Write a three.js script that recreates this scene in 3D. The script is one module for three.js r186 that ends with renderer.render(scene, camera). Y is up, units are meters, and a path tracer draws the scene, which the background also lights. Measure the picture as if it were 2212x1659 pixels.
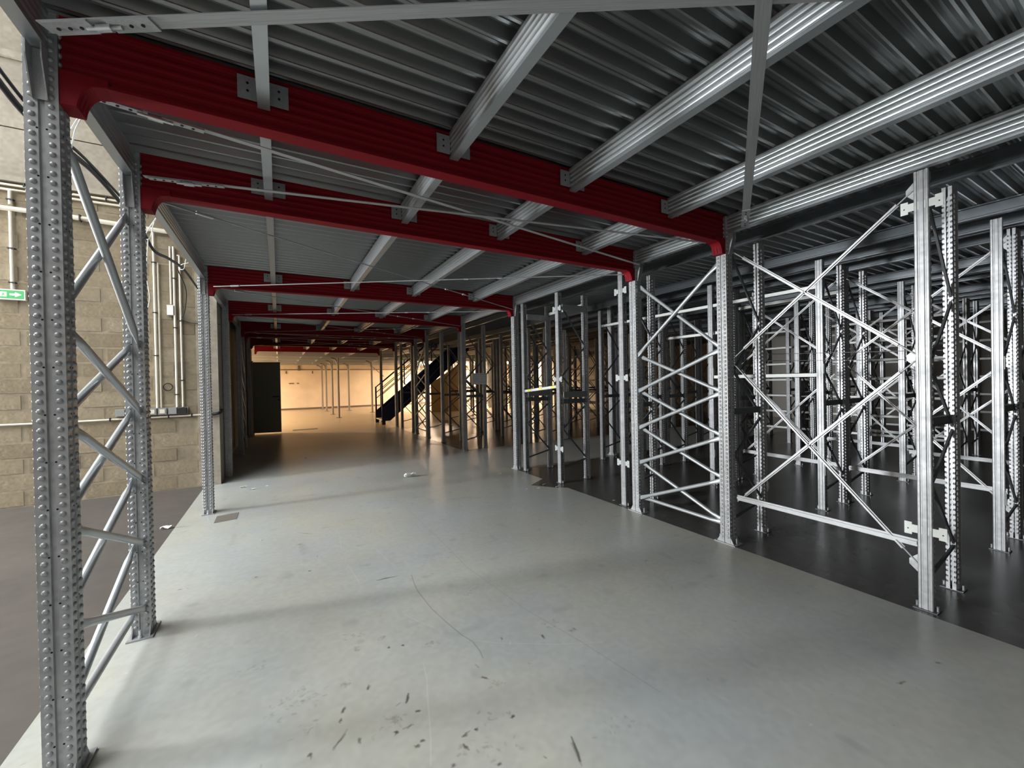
import * as THREE from 'three';
import { mergeGeometries } from 'three/addons/utils/BufferGeometryUtils.js';
import { RectAreaLightUniformsLib } from 'three/addons/lights/RectAreaLightUniformsLib.js';

// ------------------------------------------------------------ camera, light, exposure
const scene = new THREE.Scene();
scene.background = new THREE.Color(0x0a0b0c);
const camera = new THREE.PerspectiveCamera(86.5, 2212 / 1659, 0.05, 120);
camera.position.set(0, 1.45, 0);
camera.rotation.order = 'YXZ';
camera.rotation.set(-0.0076, -0.519, -0.0196);
scene.add(camera);
const renderer = new THREE.WebGLRenderer({ antialias: true });
renderer.toneMapping = THREE.LinearToneMapping;
renderer.toneMappingExposure = 1.0;
renderer.shadowMap.enabled = true;
RectAreaLightUniformsLib.init();
const DAY = 0xfafcff, WARM = 0xffdebc;
const DOOR = { x: -13.4, z: -6.55, w: 1.35, h: 3.7, i: 250 };      // open daylight doorway far off in the left hall
const ROOF = { x: -6.3, y: 6.86, z: -1.6, w: 6, d: 10.6, i: 5.9 };  // translucent rooflight over the left hall
function areaLight(color, i, w, h, pos, target) {
  const l = new THREE.RectAreaLight(color, i, w, h);
  l.position.set(...pos); l.lookAt(new THREE.Vector3(...target)); l.castShadow = true; scene.add(l); return l;
}
areaLight(DAY, DOOR.i, DOOR.w, DOOR.h, [DOOR.x + 0.06, DOOR.h / 2 + 0.02, DOOR.z], [DOOR.x + 5, DOOR.h / 2 + 0.02, DOOR.z]);
areaLight(DAY, ROOF.i, ROOF.w, ROOF.d, [ROOF.x, ROOF.y - 0.06, ROOF.z], [ROOF.x, 0, ROOF.z]);
const LAMPS = [[-3.2, -16.8], [-3.2, -20.2], [-3.2, -24.6], [8.6, -21.7], [8.6, -25.4], [12, -21.4], [12, -25.2], [14.2, -22.8]];
const LAMP_I = 1400;

// ------------------------------------------------------------ helpers
const names = new Map();
function numbered(n) { const k = names.get(n) || 0; names.set(n, k + 1); return k ? `${n}_${String(k).padStart(3, '0')}` : n; }
function shadow(o) { o.castShadow = true; o.receiveShadow = true; return o; }
function thing(name, label, category, pos = [0, 0, 0], group) {
  const o = new THREE.Group(); o.name = numbered(name); o.position.set(...pos); o.userData = { label, category };
  if (group) o.userData.group = group; scene.add(o); return o;
}
function part(parent, name, geo, m, pos, label) {
  const o = shadow(new THREE.Mesh(geo, m)); o.name = name; if (pos) o.position.set(...pos);
  if (label) o.userData.label = label; parent.add(o); return o;
}
function solo(name, geo, m, label, category, pos = [0, 0, 0], group) {
  const o = shadow(new THREE.Mesh(geo, m)); o.name = numbered(name); o.position.set(...pos); o.userData = { label, category };
  if (group) o.userData.group = group; scene.add(o); return o;
}
function struct(name, geo, m, label) {
  const o = geo ? shadow(new THREE.Mesh(geo, m)) : new THREE.Group(); o.name = name;
  o.userData = { kind: 'structure', label, category: name.split('_')[0] }; scene.add(o); return o;
}
const plain = g => { const n = g.index ? g.toNonIndexed() : g; for (const k of Object.keys(n.attributes)) if (!['position', 'normal', 'uv'].includes(k)) n.deleteAttribute(k); return n; };
const merge = a => mergeGeometries(a.map(plain));
const box = (w, h, d, x = 0, y = 0, z = 0) => { const g = new THREE.BoxGeometry(w, h, d); g.translate(x, y, z); return g; };
const box2 = (x0, x1, y0, y1, z0, z1) => box(x1 - x0, y1 - y0, z1 - z0, (x0 + x1) / 2, (y0 + y1) / 2, (z0 + z1) / 2);
const V = (x, y, z) => new THREE.Vector3(x, y, z);
function orient(g, a, b) {       // geometry along +y centred at origin -> between a and b
  const d = V(b[0] - a[0], b[1] - a[1], b[2] - a[2]); const q = new THREE.Quaternion().setFromUnitVectors(V(0, 1, 0), d.clone().normalize());
  g.applyQuaternion(q); g.translate((a[0] + b[0]) / 2, (a[1] + b[1]) / 2, (a[2] + b[2]) / 2); return g;
}
const len = (a, b) => Math.hypot(a[0] - b[0], a[1] - b[1], a[2] - b[2]);
const rod = (a, b, r, seg = 10) => orient(new THREE.CylinderGeometry(r, r, len(a, b), seg), a, b);
function flat(a, b, wid, th, up = [0, 0, 1]) { // flat bar a->b, `wid` measured perpendicular to `up`
  const L = len(a, b), y = V(b[0] - a[0], b[1] - a[1], b[2] - a[2]).normalize(), z0 = V(...up), x = new THREE.Vector3().crossVectors(y, z0).normalize(), z = new THREE.Vector3().crossVectors(x, y);
  const g = new THREE.BoxGeometry(wid, L, th); g.applyMatrix4(new THREE.Matrix4().makeBasis(x, y, z)); g.translate((a[0] + b[0]) / 2, (a[1] + b[1]) / 2, (a[2] + b[2]) / 2); return g;
}
function tubeBrace(a, b, r, inward) { // round tube with flattened ends, like the photo's lattice bars
  const L = len(a, b), prof = [], n = 7, seg = 10, pos = [], idx = [];
  const st = [[0, 1.25, .28], [.045, 1.25, .28], [.1, 1.08, .75], [.14, 1, 1], [L - .14, 1, 1], [L - .1, 1.08, .75], [L - .045, 1.25, .28], [L, 1.25, .28]];
  st.forEach(([y, sx, sz]) => { for (let k = 0; k < seg; k++) { const t = k / seg * Math.PI * 2; pos.push(Math.cos(t) * r * sx, y - L / 2, Math.sin(t) * r * sz); } });
  for (let i = 0; i < st.length - 1; i++) for (let k = 0; k < seg; k++) { const p = i * seg + k, q = i * seg + (k + 1) % seg; idx.push(p, p + seg, q, q, p + seg, q + seg); }
  for (const e of [0, st.length - 1]) for (let k = 1; k < seg - 1; k++) e ? idx.push(e * seg, e * seg + k + 1, e * seg + k) : idx.push(0, k, k + 1);
  const g = new THREE.BufferGeometry(); g.setAttribute('position', new THREE.Float32BufferAttribute(pos, 3));
  g.setAttribute('uv', new THREE.Float32BufferAttribute(new Float32Array(pos.length / 3 * 2), 2)); g.setIndex(idx); g.computeVertexNormals();
  const y = V(b[0] - a[0], b[1] - a[1], b[2] - a[2]).normalize(), z0 = V(...inward), x = new THREE.Vector3().crossVectors(y, z0).normalize(), z = new THREE.Vector3().crossVectors(x, y);
  g.applyMatrix4(new THREE.Matrix4().makeBasis(x, y, z)); g.translate((a[0] + b[0]) / 2, (a[1] + b[1]) / 2, (a[2] + b[2]) / 2); return g;
}
function prism(pts, L, axis) {   // closed 2D outline extruded by L; axis z: (x,y)->z ; axis y: (x,z)->y ; axis x: (z,y)->x
  const g = new THREE.ExtrudeGeometry(new THREE.Shape(pts.map(p => new THREE.Vector2(p[0], p[1]))), { depth: L, bevelEnabled: false, steps: 1 });
  if (axis === 'y') { g.rotateX(-Math.PI / 2); g.scale(1, 1, -1); flip(g); }          // shape y -> +z, extrude -> +y
  if (axis === 'x') { g.rotateY(Math.PI / 2); g.scale(1, 1, -1); flip(g); }            // shape x -> +z, extrude -> +x
  return g;
}
function flip(g) { const n = g.index ? g.toNonIndexed() : g; for (const k of Object.keys(n.attributes)) { const A = n.attributes[k], s = A.itemSize, a = A.array; for (let i = 0; i < A.count; i += 3) for (let c = 0; c < s; c++) { const t = a[(i + 1) * s + c]; a[(i + 1) * s + c] = a[(i + 2) * s + c]; a[(i + 2) * s + c] = t; } } if (n !== g) { g.copy(n); g.index = null; } return g; }
function ribbon(pts, t) {        // open 2D polyline -> closed outline of thickness t
  const L = [], R = [];
  for (let i = 0; i < pts.length; i++) {
    const p = pts[i], a = pts[Math.max(0, i - 1)], b = pts[Math.min(pts.length - 1, i + 1)];
    let dx = b[0] - a[0], dy = b[1] - a[1]; const l = Math.hypot(dx, dy) || 1; dx /= l; dy /= l;
    L.push([p[0] - dy * t / 2, p[1] + dx * t / 2]); R.unshift([p[0] + dy * t / 2, p[1] - dx * t / 2]);
  }
  return [...L, ...R];
}
let seed = 7; const rnd = () => (seed = (seed * 1664525 + 1013904223) >>> 0) / 4294967296;
const rr = (a, b) => a + (b - a) * rnd();
const ord = n => ['first', 'second', 'third', 'fourth', 'fifth', 'sixth', 'seventh', 'eighth', 'ninth', 'tenth', 'eleventh', 'twelfth', 'thirteenth', 'fourteenth', 'fifteenth', 'sixteenth'][n];

// ------------------------------------------------------------ textures
function lattice(s) { const a = new Float32Array(4096); let h = s * 9301 + 49297; for (let i = 0; i < 4096; i++) { h = (h * 1664525 + 1013904223) >>> 0; a[i] = h / 4294967296; } return a; }
function vnoise(L, x, y, per) { // tileable value noise with period `per` cells (<= 64)
  const xi = Math.floor(x), yi = Math.floor(y), fx = x - xi, fy = y - yi, u = fx * fx * (3 - 2 * fx), v = fy * fy * (3 - 2 * fy);
  const X = k => ((k % per) + per) % per, at = (i, j) => L[(X(i) + X(j) * 64) & 4095];
  return (at(xi, yi) * (1 - u) + at(xi + 1, yi) * u) * (1 - v) + (at(xi, yi + 1) * (1 - u) + at(xi + 1, yi + 1) * u) * v;
}
function dataTex(w, h, fn, srgb = true) {
  const d = new Uint8Array(w * h * 4);
  for (let j = 0; j < h; j++) for (let i = 0; i < w; i++) { const c = fn(i / w, j / h, i, j), o = (j * w + i) * 4; for (let k = 0; k < 3; k++) d[o + k] = Math.max(0, Math.min(255, Array.isArray(c) ? c[k] : c)); d[o + 3] = 255; }
  const t = new THREE.DataTexture(d, w, h); t.magFilter = THREE.LinearFilter; t.minFilter = THREE.LinearMipmapLinearFilter; t.generateMipmaps = true;
  t.wrapS = t.wrapT = THREE.RepeatWrapping; if (srgb) t.colorSpace = THREE.SRGBColorSpace; t.needsUpdate = true; return t;
}
const N1 = lattice(1), N2 = lattice(2), N3 = lattice(3), N4 = lattice(4);
const fbm = (x, y, p) => vnoise(N1, x * p, y * p, p) * .5 + vnoise(N2, x * p * 2, y * p * 2, p * 2) * .3 + vnoise(N3, x * p * 4, y * p * 4, p * 4) * .2;
const galvMap = dataTex(512, 512, (u, v) => { const n = fbm(u, v, 16) * .5 + vnoise(N4, u * 64, v * 64, 64) * .5; const k = 163 + 44 * (n - .5); return [k * .985, k, k * 1.01]; });
const galvRough = dataTex(256, 256, (u, v) => { const n = fbm(u, v, 12); const k = 255 * (.34 + .22 * (n - .5)); return [0, k, 255]; }, false);
const concMap = dataTex(1024, 1024, (u, v) => { const n = fbm(u, v, 5), m = vnoise(N4, u * 60, v * 60, 60); const k = 1 + .26 * (n - .5) + .1 * (m - .5); return [151 * k, 144 * k, 130 * k]; });
const floorBase = (u, v) => { const n = fbm(u, v, 4), m = fbm(v, u, 9), f = vnoise(N4, u * 64, v * 64, 64); return [n, m, f]; };
const leftFloorMap = dataTex(1024, 1024, (u, v) => { const [n, m, f] = floorBase(u, v); const k = 1 + .2 * (n - .5) + .1 * (m - .5) + .08 * (f - .5); return [78 * k, 73 * k, 67 * k]; });
const darkFloorMap = dataTex(1024, 1024, (u, v) => { const [n, m, f] = floorBase(u, v); const k = 1 + .3 * (n - .5) + .2 * (m - .5) + .1 * (f - .5); return [74 * k, 73 * k, 71 * k]; });
const paintMap = dataTex(1024, 1024, (u, v) => { const [n, m, f] = floorBase(u, v); const k = 1 + .1 * (n - .5) + .05 * (f - .5), t = (m - .5) * 10; return [(168 + t) * k, 171 * k, (167 - t) * k]; });
// painted aisle near the camera: its own map with the scuffs and scratches seen there (x -0.965..3.342, z 0..-8.2)
const AX0 = -0.965, AX1 = 3.342, AZ = 8.2;
const scuffs = [[[.15, -1.76], [.22, -1.83]], [[.21, -1.94], [.23, -1.97]], [[.2, -1.91], [.2, -1.89]], [[.47, -1.85], [.5, -1.9]], [[.33, -2.02], [.35, -2.05]], [[.25, -1.74], [.26, -1.77]], [[.07, -1.78], [.08, -1.79]], [[.49, -1.78], [.52, -1.77]], [[.42, -1.71], [.46, -1.72]], [[.61, -1.55], [.66, -1.56]], [[.61, -1.52], [.62, -1.49]], [[.83, -1.82], [.86, -1.79]], [[.54, -1.46], [.55, -1.45]], [[.49, -2.29], [.5, -2.28]], [[.56, -2.27], [.57, -2.26]], [[.59, -3.11], [.75, -3.1]], [[.14, -4.53], [.26, -4.41]], [[.11, -4.2], [.16, -4.19]], [[.17, -3.55], [.19, -3.55]], [[1.27, -1.94], [1.27, -1.91]], [[1.06, -2.04], [1.06, -2.02]], [[.84, -1.53], [.86, -1.54]], [[.69, -1.37], [.7, -1.37]], [[.39, -1.72], [.4, -1.71]], [[.47, -1.62], [.48, -1.62]], [[.44, -1.61], [.46, -1.6]], [[.68, -1.56], [.69, -1.55]], [[1, -1.33], [.98, -1.26], [.96, -1.2]], [[2.48, -.77], [2.53, -.75]], [[2.82, -.72], [2.84, -.715]], [[-.19, -3.65], [-.17, -3.66]], [[-.66, -3.73], [-.63, -3.73]]];
const curves = [[[.84, -3.06], [.82, -2.92], [.81, -2.8], [.82, -2.54], [.85, -2.34], [.88, -2.18], [.91, -2.09], [.91, -2], [.9, -1.94]]];
const pale = [[[.45, -3.51], [.47, -3.29], [.48, -3.13]], [[.65, -2.56], [.71, -2.44], [.77, -2.33]], [[.62, -2.07], [.6, -1.95], [.56, -1.81], [.51, -1.62], [.47, -1.5]], [[.93, -2.09], [1.02, -2.01], [1.29, -1.83], [1.52, -1.71]], [[.48, -4.32], [.45, -3.89]], [[.71, -3.72], [.75, -3.38]]];
const aisleMap = (() => {
  const c = document.createElement('canvas'); c.width = 1076; c.height = 2048; const g = c.getContext('2d');
  const sx = 1076 / (AX1 - AX0), sz = 2048 / AZ, im = g.createImageData(1076, 2048);
  for (let j = 0; j < 2048; j++) for (let i = 0; i < 1076; i++) {
    const x = i / sx, z = j / sz, n = fbm(x / 4, z / 4, 6), m = fbm(z / 3, x / 3, 5), f = vnoise(N4, x * 40, z * 40, 64), s = vnoise(N3, x * 9, z * 9, 64);
    const k = 1 + .1 * (n - .5) + .05 * (f - .5) - (s > .86 ? (s - .86) * .55 : 0), t = (m - .5) * 11, o = (j * 1076 + i) * 4;
    im.data[o] = (167 + t) * k; im.data[o + 1] = (170 + t * .35) * k; im.data[o + 2] = (165 - t) * k; im.data[o + 3] = 255;
  }
  g.putImageData(im, 0, 0);
  const P = p => [(p[0] - AX0) * sx, (p[1] + AZ) * sz];
  const line = (l, col, w) => { g.strokeStyle = col; g.lineWidth = w; g.lineCap = 'round'; g.beginPath(); l.forEach((p, i) => { const q = P(p); i ? g.lineTo(...q) : g.moveTo(...q); }); g.stroke(); };
  scuffs.forEach((l, i) => { // each rubber mark: a bundle of broken, slightly fanned strokes
    const a = l[0], b = l[l.length - 1], n = 4 + i % 4;
    for (let k = 0; k < n; k++) { const t0 = rr(0, .45), t1 = rr(.5, 1.05), j = () => rr(-.006, .006), q = t => [a[0] + (b[0] - a[0]) * t + j(), a[1] + (b[1] - a[1]) * t + j()]; line([q(t0), q((t0 + t1) / 2), q(t1)], `rgba(66,62,56,${rr(.18, .5)})`, rr(.7, 2)); }
  });
  for (let i = 0; i < 26; i++) { const x = rr(-.2, 1.6), z = -rr(1.2, 2.6), w = rr(.02, .08); for (let k = 0; k < 14; k++) { const x1 = x + rr(-w, w), z1 = z + rr(-w, w) * .6, a = rr(0, 6.28); line([[x1, z1], [x1 + Math.cos(a) * .012, z1 + Math.sin(a) * .012]], `rgba(96,88,76,${rr(.05, .22)})`, rr(1, 3)); } }
  curves.forEach(l => line(l, 'rgba(96,94,90,.5)', 1.3));
  pale.forEach(l => line(l, 'rgba(205,207,204,.3)', 1.3));
  line([[1.255, -8.2], [1.26, -3.7], [1.25, -2.94], [1.33, -2.2], [1.42, -1.79], [1.5, -1.3]], 'rgba(126,126,122,.45)', 1.1);
  for (let i = 0; i < 420; i++) { const x = rr(AX0, AX1), z = -rr(.3, AZ), a = rr(0, 6.28), l = rr(.004, .03); line([[x, z], [x + Math.cos(a) * l, z + Math.sin(a) * l]], rnd() < .6 ? `rgba(74,70,64,${rr(.12, .45)})` : `rgba(220,221,216,${rr(.12, .4)})`, rr(.6, 2)); }
  const t = new THREE.CanvasTexture(c); t.colorSpace = THREE.SRGBColorSpace; t.anisotropy = 8; return t;
})();
const floorRough = dataTex(512, 512, (u, v) => { const n = fbm(u, v, 6), f = vnoise(N4, u * 64, v * 64, 64); return [0, 255 * (.31 + .05 * (n - .5) + .03 * (f - .5)), 0]; }, false);
const floorBump = dataTex(512, 512, (u, v) => 128 + 90 * (fbm(u, v, 16) - .5) + 40 * (vnoise(N4, u * 64, v * 64, 64) - .5), false);

// ------------------------------------------------------------ materials
const M = (o) => new THREE.MeshStandardMaterial(o);
const galv = M({ color: 0xffffff, map: galvMap, metalness: .35, roughness: 1.15, roughnessMap: galvRough });
const galvShiny = M({ color: 0xb4babd, metalness: .72, roughness: .34 });
const galvDeck = M({ color: 0x8a8c8c, metalness: .85, roughness: .3 });
const galvDull = M({ color: 0x6f7579, metalness: .85, roughness: .32 });
const galvDark = M({ color: 0x6a6d70, metalness: .6, roughness: .5 });
const zinc = M({ color: 0xc4c8ca, metalness: .8, roughness: .28 });
const tubeZinc = M({ color: 0xa6abad, metalness: .5, roughness: .36 });
const red = new THREE.MeshPhysicalMaterial({ color: 0x780918, metalness: 0, roughness: .6, specularIntensity: .35 });
const white = M({ color: 0xe9ebe6, roughness: .5 });
const cream = M({ color: 0xd8d2c2, roughness: .55 });
const black = M({ color: 0x131314, roughness: .6 });
const darkHole = M({ color: 0x060606, roughness: 1 });
const blue = M({ color: 0x10204e, roughness: .45, metalness: .1 });
const doorPaint = M({ color: 0x8c998e, roughness: .55 });
const plasterWarm = M({ color: 0xe6dccd, roughness: .9, map: dataTex(512, 512, (u, v) => { const k = 1 + .12 * (fbm(u, v, 6) - .5); return [244 * k, 240 * k, 234 * k]; }) });
const conc = M({ color: 0xffffff, map: concMap, roughness: .95, bumpMap: floorBump, bumpScale: .004 });
const mortar = M({ color: 0xebe4d5, map: concMap, roughness: .97, bumpMap: floorBump, bumpScale: .006 });
const blockMats = [0xe8e0d0, 0xe0d7c6, 0xd9d0be, 0xd0c7b5, 0xe4dbca].map(c => M({ color: c, map: concMap, roughness: .97, bumpMap: floorBump, bumpScale: .005 }));
const floorNear = M({ color: 0xffffff, map: aisleMap, roughness: 1, roughnessMap: floorRough, bumpMap: floorBump, bumpScale: .0006 });
const floorPaint = M({ color: 0xffffff, map: paintMap, roughness: 1, roughnessMap: floorRough, bumpMap: floorBump, bumpScale: .0006 });
const floorDark = M({ color: 0xffffff, map: darkFloorMap, roughness: .82, roughnessMap: floorRough, bumpMap: floorBump, bumpScale: .0006 });
const floorLeft = M({ color: 0xffffff, map: leftFloorMap, roughness: .75, bumpMap: floorBump, bumpScale: .002 });
const floorFar = M({ color: 0xbfae90, roughness: 1, roughnessMap: floorRough });
const slimSteel = M({ color: 0x8c8781, metalness: .3, roughness: .5 });
const tan = M({ color: 0x9c8660, roughness: .85 });
const grate = M({ color: 0x77736a, metalness: .3, roughness: .6 });
const wallPaint = M({ color: 0xc4c1b8, roughness: .9, map: concMap });
const darkWall = M({ color: 0x7d7a74, roughness: .9 });
const board = M({ color: 0x6b6258, roughness: .9 });
const plateWhite = M({ color: 0xcfd4d0, roughness: .5 }), plateGrey = M({ color: 0xaab0b0, metalness: .3, roughness: .45 });
const shelfBeamMat = M({ color: 0xc4c8c4, metalness: .15, roughness: .5 });
const uvm = (g, s = 1) => { const p = g.attributes.position, n = g.attributes.normal, u = new Float32Array(p.count * 2); for (let i = 0; i < p.count; i++) { const ax = Math.abs(n.getX(i)), ay = Math.abs(n.getY(i)), az = Math.abs(n.getZ(i)); const a = ay > ax && ay > az ? [p.getX(i), p.getZ(i)] : ax > az ? [p.getZ(i), p.getY(i)] : [p.getX(i), p.getY(i)]; u[2 * i] = a[0] * s; u[2 * i + 1] = a[1] * s; } g.setAttribute('uv', new THREE.BufferAttribute(u, 2)); return g; };

// ------------------------------------------------------------ dimensions
const CW = .09, XL = -.68, XR = 3.346;                 // column width; inner faces of left and right column lines
const ZC = [-2.124, -3.148, -5.76, -7.95, -10.4, -11.42, -13.65, -15.95]; // near faces of the column lines
const YB = 2.60, YT = 2.83, YJ = 2.685;                // red beam bottom, deck underside, joist bottom
const ZNEAR = 3.4, ZFAR = -27.2, XE = 15.2, XW = -13.4, HALL = 7;

// ------------------------------------------------------------ floor, walls, ceiling
const floor = struct('floor', null, null, 'warehouse floor: grey painted aisle, darker rack area and bare concrete hall strip');
{
  const near = new THREE.BoxGeometry(AX1 - AX0, .1, AZ); near.translate((AX0 + AX1) / 2, -.05, -AZ / 2);
  part(floor, 'painted_aisle', near, floorNear, null, 'light grey painted aisle with scuffs');
  part(floor, 'painted_aisle', uvm(box2(AX0, AX1, -.1, 0, -13.6, -AZ), .25), floorPaint, null, 'light grey painted aisle continuing to the far room');
  part(floor, 'far_room_floor', uvm(box2(AX0, AX1, -.1, 0, ZFAR, -13.6), .25), floorFar, null, 'bare beige floor of the far room');
  part(floor, 'painted_aisle', uvm(box2(AX0, AX1, -.1, 0, 0, ZNEAR), .25), floorPaint);
  part(floor, 'dark_floor', uvm(box2(AX1, XE, -.1, -.001, -5.72, ZNEAR), .25), floorDark, null, 'dark grey floor under the racks');
  part(floor, 'painted_cross_aisle', uvm(box2(AX1, XE, -.1, -.001, -8.0, -5.72), .25), floorPaint, null, 'light grey cross aisle between the racks');
  part(floor, 'dark_floor', uvm(box2(AX1, XE, -.1, -.001, -13, -8.0), .25), floorDark, null, 'dark grey floor under the farther racks');
  part(floor, 'far_room_floor', uvm(box2(AX1, XE, -.1, -.001, ZFAR, -13), .25), floorFar, null, 'bare beige floor of the far room');
  part(floor, 'bare_concrete', uvm(box2(XW, AX0, -.1, -.001, -7.45, 6), .25), floorLeft, null, 'brownish bare concrete beside the aisle');
  part(floor, 'far_room_floor', uvm(box2(-6, AX0, -.1, -.001, ZFAR, -7.45), .25), floorFar);
  part(floor, 'bare_concrete', uvm(box2(AX0, XE, -.1, -.001, ZNEAR, 6), .25), floorPaint);
}
// block wall at the back of the left hall
const wallB = struct('wall_back', null, null, 'beige concrete block wall with precast panels above');
{
  part(wallB, 'mortar_bed', uvm(box2(XW, -1.03, 0, 4.03, -7.75, -7.452), .5), mortar);
  const gs = [.43, .455, .44].map(w => { const g = new THREE.BoxGeometry(w, .172, .016); return uvm(g, .8); });
  for (let r = 0; r < 20; r++) for (let k = 0; k < 6; k++) {
    const x = -1.03 - .235 - k * .5 + (r % 2 ? .0 : -.25), y = .1 + r * .2;
    if (x > -1.25) continue;
    const o = part(wallB, 'block', gs[(r + k) % 3], blockMats[Math.floor(rnd() * 5)], [x + rr(-.01, .01), y + rr(-.004, .004), -7.457 + rr(-.002, .003)]);
    o.rotation.z = rr(-.008, .008);
  }
  for (const [y0, y1, d] of [[4.03, 4.09, .05], [4.1, 4.7, 0], [4.715, 5.56, 0], [5.56, 5.64, .04], [5.65, HALL, 0]]) part(wallB, d ? 'ledge' : 'wall_panel', uvm(box2(XW, -.9, y0, y1, -7.75, -7.45 + d), .5), conc);
}
struct('wall_pier', uvm(box2(-1.03, -.775, 0, 4.03, -7.9, -7.42), .5), conc, 'smooth concrete pier at the end of the block wall');
struct('wall_aisle', uvm(box2(-1.05, -.9, 0, HALL, -14.3, -7.9), .5), wallPaint, 'dim concrete wall along the left of the far aisle');
struct('wall_pilaster', merge([uvm(box2(-.9, -.8, 0, 2.8, -9.6, -9.2), .5), uvm(box2(-.9, -.79, 0, 2.8, -12.7, -12.3), .5)]), wallPaint, 'shallow pilasters on the dim aisle wall');
struct('wall_jamb', uvm(box2(-.9, -.70, 0, 2.83, -14.75, -14.3), .5), wallPaint, 'door jamb wall at the entrance of the far room');
struct('wall_far', uvm(box2(-6, XE, 0, 4, ZFAR - .2, ZFAR), .25), plasterWarm, 'pale plaster wall at the end of the far room');
struct('wall_far_left', uvm(box2(-6.2, -6, 0, 4, ZFAR, -14.3), .25), plasterWarm, 'left wall of the far room');
struct('wall_far_partition', uvm(box2(-6, -.9, 0, 4, -14.75, -14.5), .25), plasterWarm, 'partition left of the far room door');
struct('wall_right', uvm(box2(XE, XE + .2, 0, HALL, ZFAR, 6), .25), darkWall, 'dark wall behind the racks');
struct('wall_rear', uvm(box2(XW, XE, 0, HALL, 6, 6.2), .25), darkWall, 'rear wall of the hall');
{
  const w = DOOR; // west wall with the open daylight doorway
  struct('wall_left', merge([uvm(box2(XW - .2, XW, 0, HALL, w.z + w.w / 2, 6), .25), uvm(box2(XW - .2, XW, 0, HALL, -7.75, w.z - w.w / 2), .25), uvm(box2(XW - .2, XW, w.h + .04, HALL, w.z - w.w / 2, w.z + w.w / 2), .25)]), wallPaint, 'left hall wall with a bright doorway');
  struct('door_1', box2(XW - .12, XW - .06, .02, w.h + .04, w.z - w.w / 2, w.z + w.w / 2), new THREE.MeshStandardMaterial({ color: 0xffffff, emissive: DAY, emissiveIntensity: 4, roughness: .8 }), 'bright translucent daylight door at the end of the left hall');
}
{
  const r = ROOF; // hall roof with a rooflight
  struct('ceiling_hall', merge([box2(XW, r.x - r.w / 2, HALL, HALL + .2, -7.75, 6.2), box2(r.x + r.w / 2, XE + .2, HALL, HALL + .2, ZFAR, 6.2), box2(r.x - r.w / 2, r.x + r.w / 2, HALL, HALL + .2, -7.75, r.z - r.d / 2), box2(r.x - r.w / 2, r.x + r.w / 2, HALL, HALL + .2, r.z + r.d / 2, 6.2)]), wallPaint, 'high hall roof');
  struct('window_1', box2(r.x - r.w / 2, r.x + r.w / 2, r.y, r.y + .1, r.z - r.d / 2, r.z + r.d / 2), new THREE.MeshStandardMaterial({ color: 0xffffff, emissive: DAY, emissiveIntensity: 1.6, roughness: .8 }), 'translucent rooflight over the left hall');
}
// corrugated deck: sheets with narrow lower ribs
const ceiling = struct('ceiling', null, null, 'galvanised corrugated mezzanine deck seen from below');
{
  const p = .107, n = 9, W = p * n, prof = [];
  for (let i = 0; i < n; i++) { const z = i * p; prof.push([z, .04], [z + .012, .043], [z + .024, .04], [z + .036, .043], [z + .050, .04], [z + .062, .0], [z + .072, .003], [z + .082, 0], [z + .098, .04]); }
  prof.push([W, .04]);
  const outline = ribbon(prof, .0012);
  const mk = (x0, x1) => uvm(prism(outline, x1 - x0, 'x'));
  const gA = mk(0, 3.42 + .78), gB = mk(0, XE - 3.43), gC = mk(0, XE - 7.4), gD = mk(0, 5.4);
  for (let k = 0; k < 32; k++) {
    const z1 = ZNEAR - k * W, z0 = z1 - W; if (z0 < ZFAR - .6) break;
    part(ceiling, 'deck_sheet', gA, galvDeck, [-.78, YT, z0]);
    if (z0 < -14.3 && z1 > -16.4) part(ceiling, 'deck_sheet', gC, galvDeck, [7.4, YT, z0]); else part(ceiling, 'deck_sheet', gB, galvDeck, [3.43, YT, z0]);
    if (z1 < -14.6) part(ceiling, 'deck_sheet', gD, galvDeck, [-6.18, YT, z0]);
  }
  part(ceiling, 'floor_board', merge([box2(-.78, 3.9, YT + .05, YT + .08, -27.3, ZNEAR), box2(3.9, XE, YT + .05, YT + .08, -14.3, ZNEAR), box2(3.9, XE, YT + .05, YT + .08, -27.3, -16.3), box2(7.3, XE, YT + .05, YT + .08, -16.3, -14.3), box2(-6.2, -.78, YT + .05, YT + .08, -27.3, -14.5)]), board);
  part(ceiling, 'stairwell_cover', box2(3.4, 7.6, 4.6, 4.7, -16.6, -14.0), board);
}
console.log('shell');

// ------------------------------------------------------------ mezzanine columns
const PITCH = .0346, CH = YT - .012;
const colBody = (() => {  // square tube, groove down the middle of each face; origin at the near/inner corner centre line
  const h = CW / 2, g = .006, d = .007, pts = [];
  const side = [[-h, -h], [-g - .003, -h], [-g, -h + d], [g, -h + d], [g + .003, -h]];
  for (let k = 0; k < 4; k++) { const c = Math.cos(k * Math.PI / 2), s = Math.sin(k * Math.PI / 2); for (const [x, y] of side) pts.push([x * c - y * s, x * s + y * c]); }
  const geo = uvm(prism(pts, CH, 'y')); return geo;
})();
function bumpGeo(seg, rings) {
  const hemi = new THREE.SphereGeometry(.0105, seg, rings, 0, Math.PI * 2, 0, Math.PI / 2); hemi.scale(1, .72, 1); const out = [];
  const n = Math.floor((CH - .06) / PITCH);
  for (let f = 0; f < 4; f++) for (const s of [-1, 1]) for (let i = 0; i < n; i++) {
    const g = hemi.clone(); g.rotateX(Math.PI / 2); g.translate(s * .0255, .05 + i * PITCH + (s > 0 ? .002 : 0), CW / 2 - .0005); g.rotateY(f * Math.PI / 2); out.push(g);
  }
  return mergeGeometries(out);
}
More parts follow.
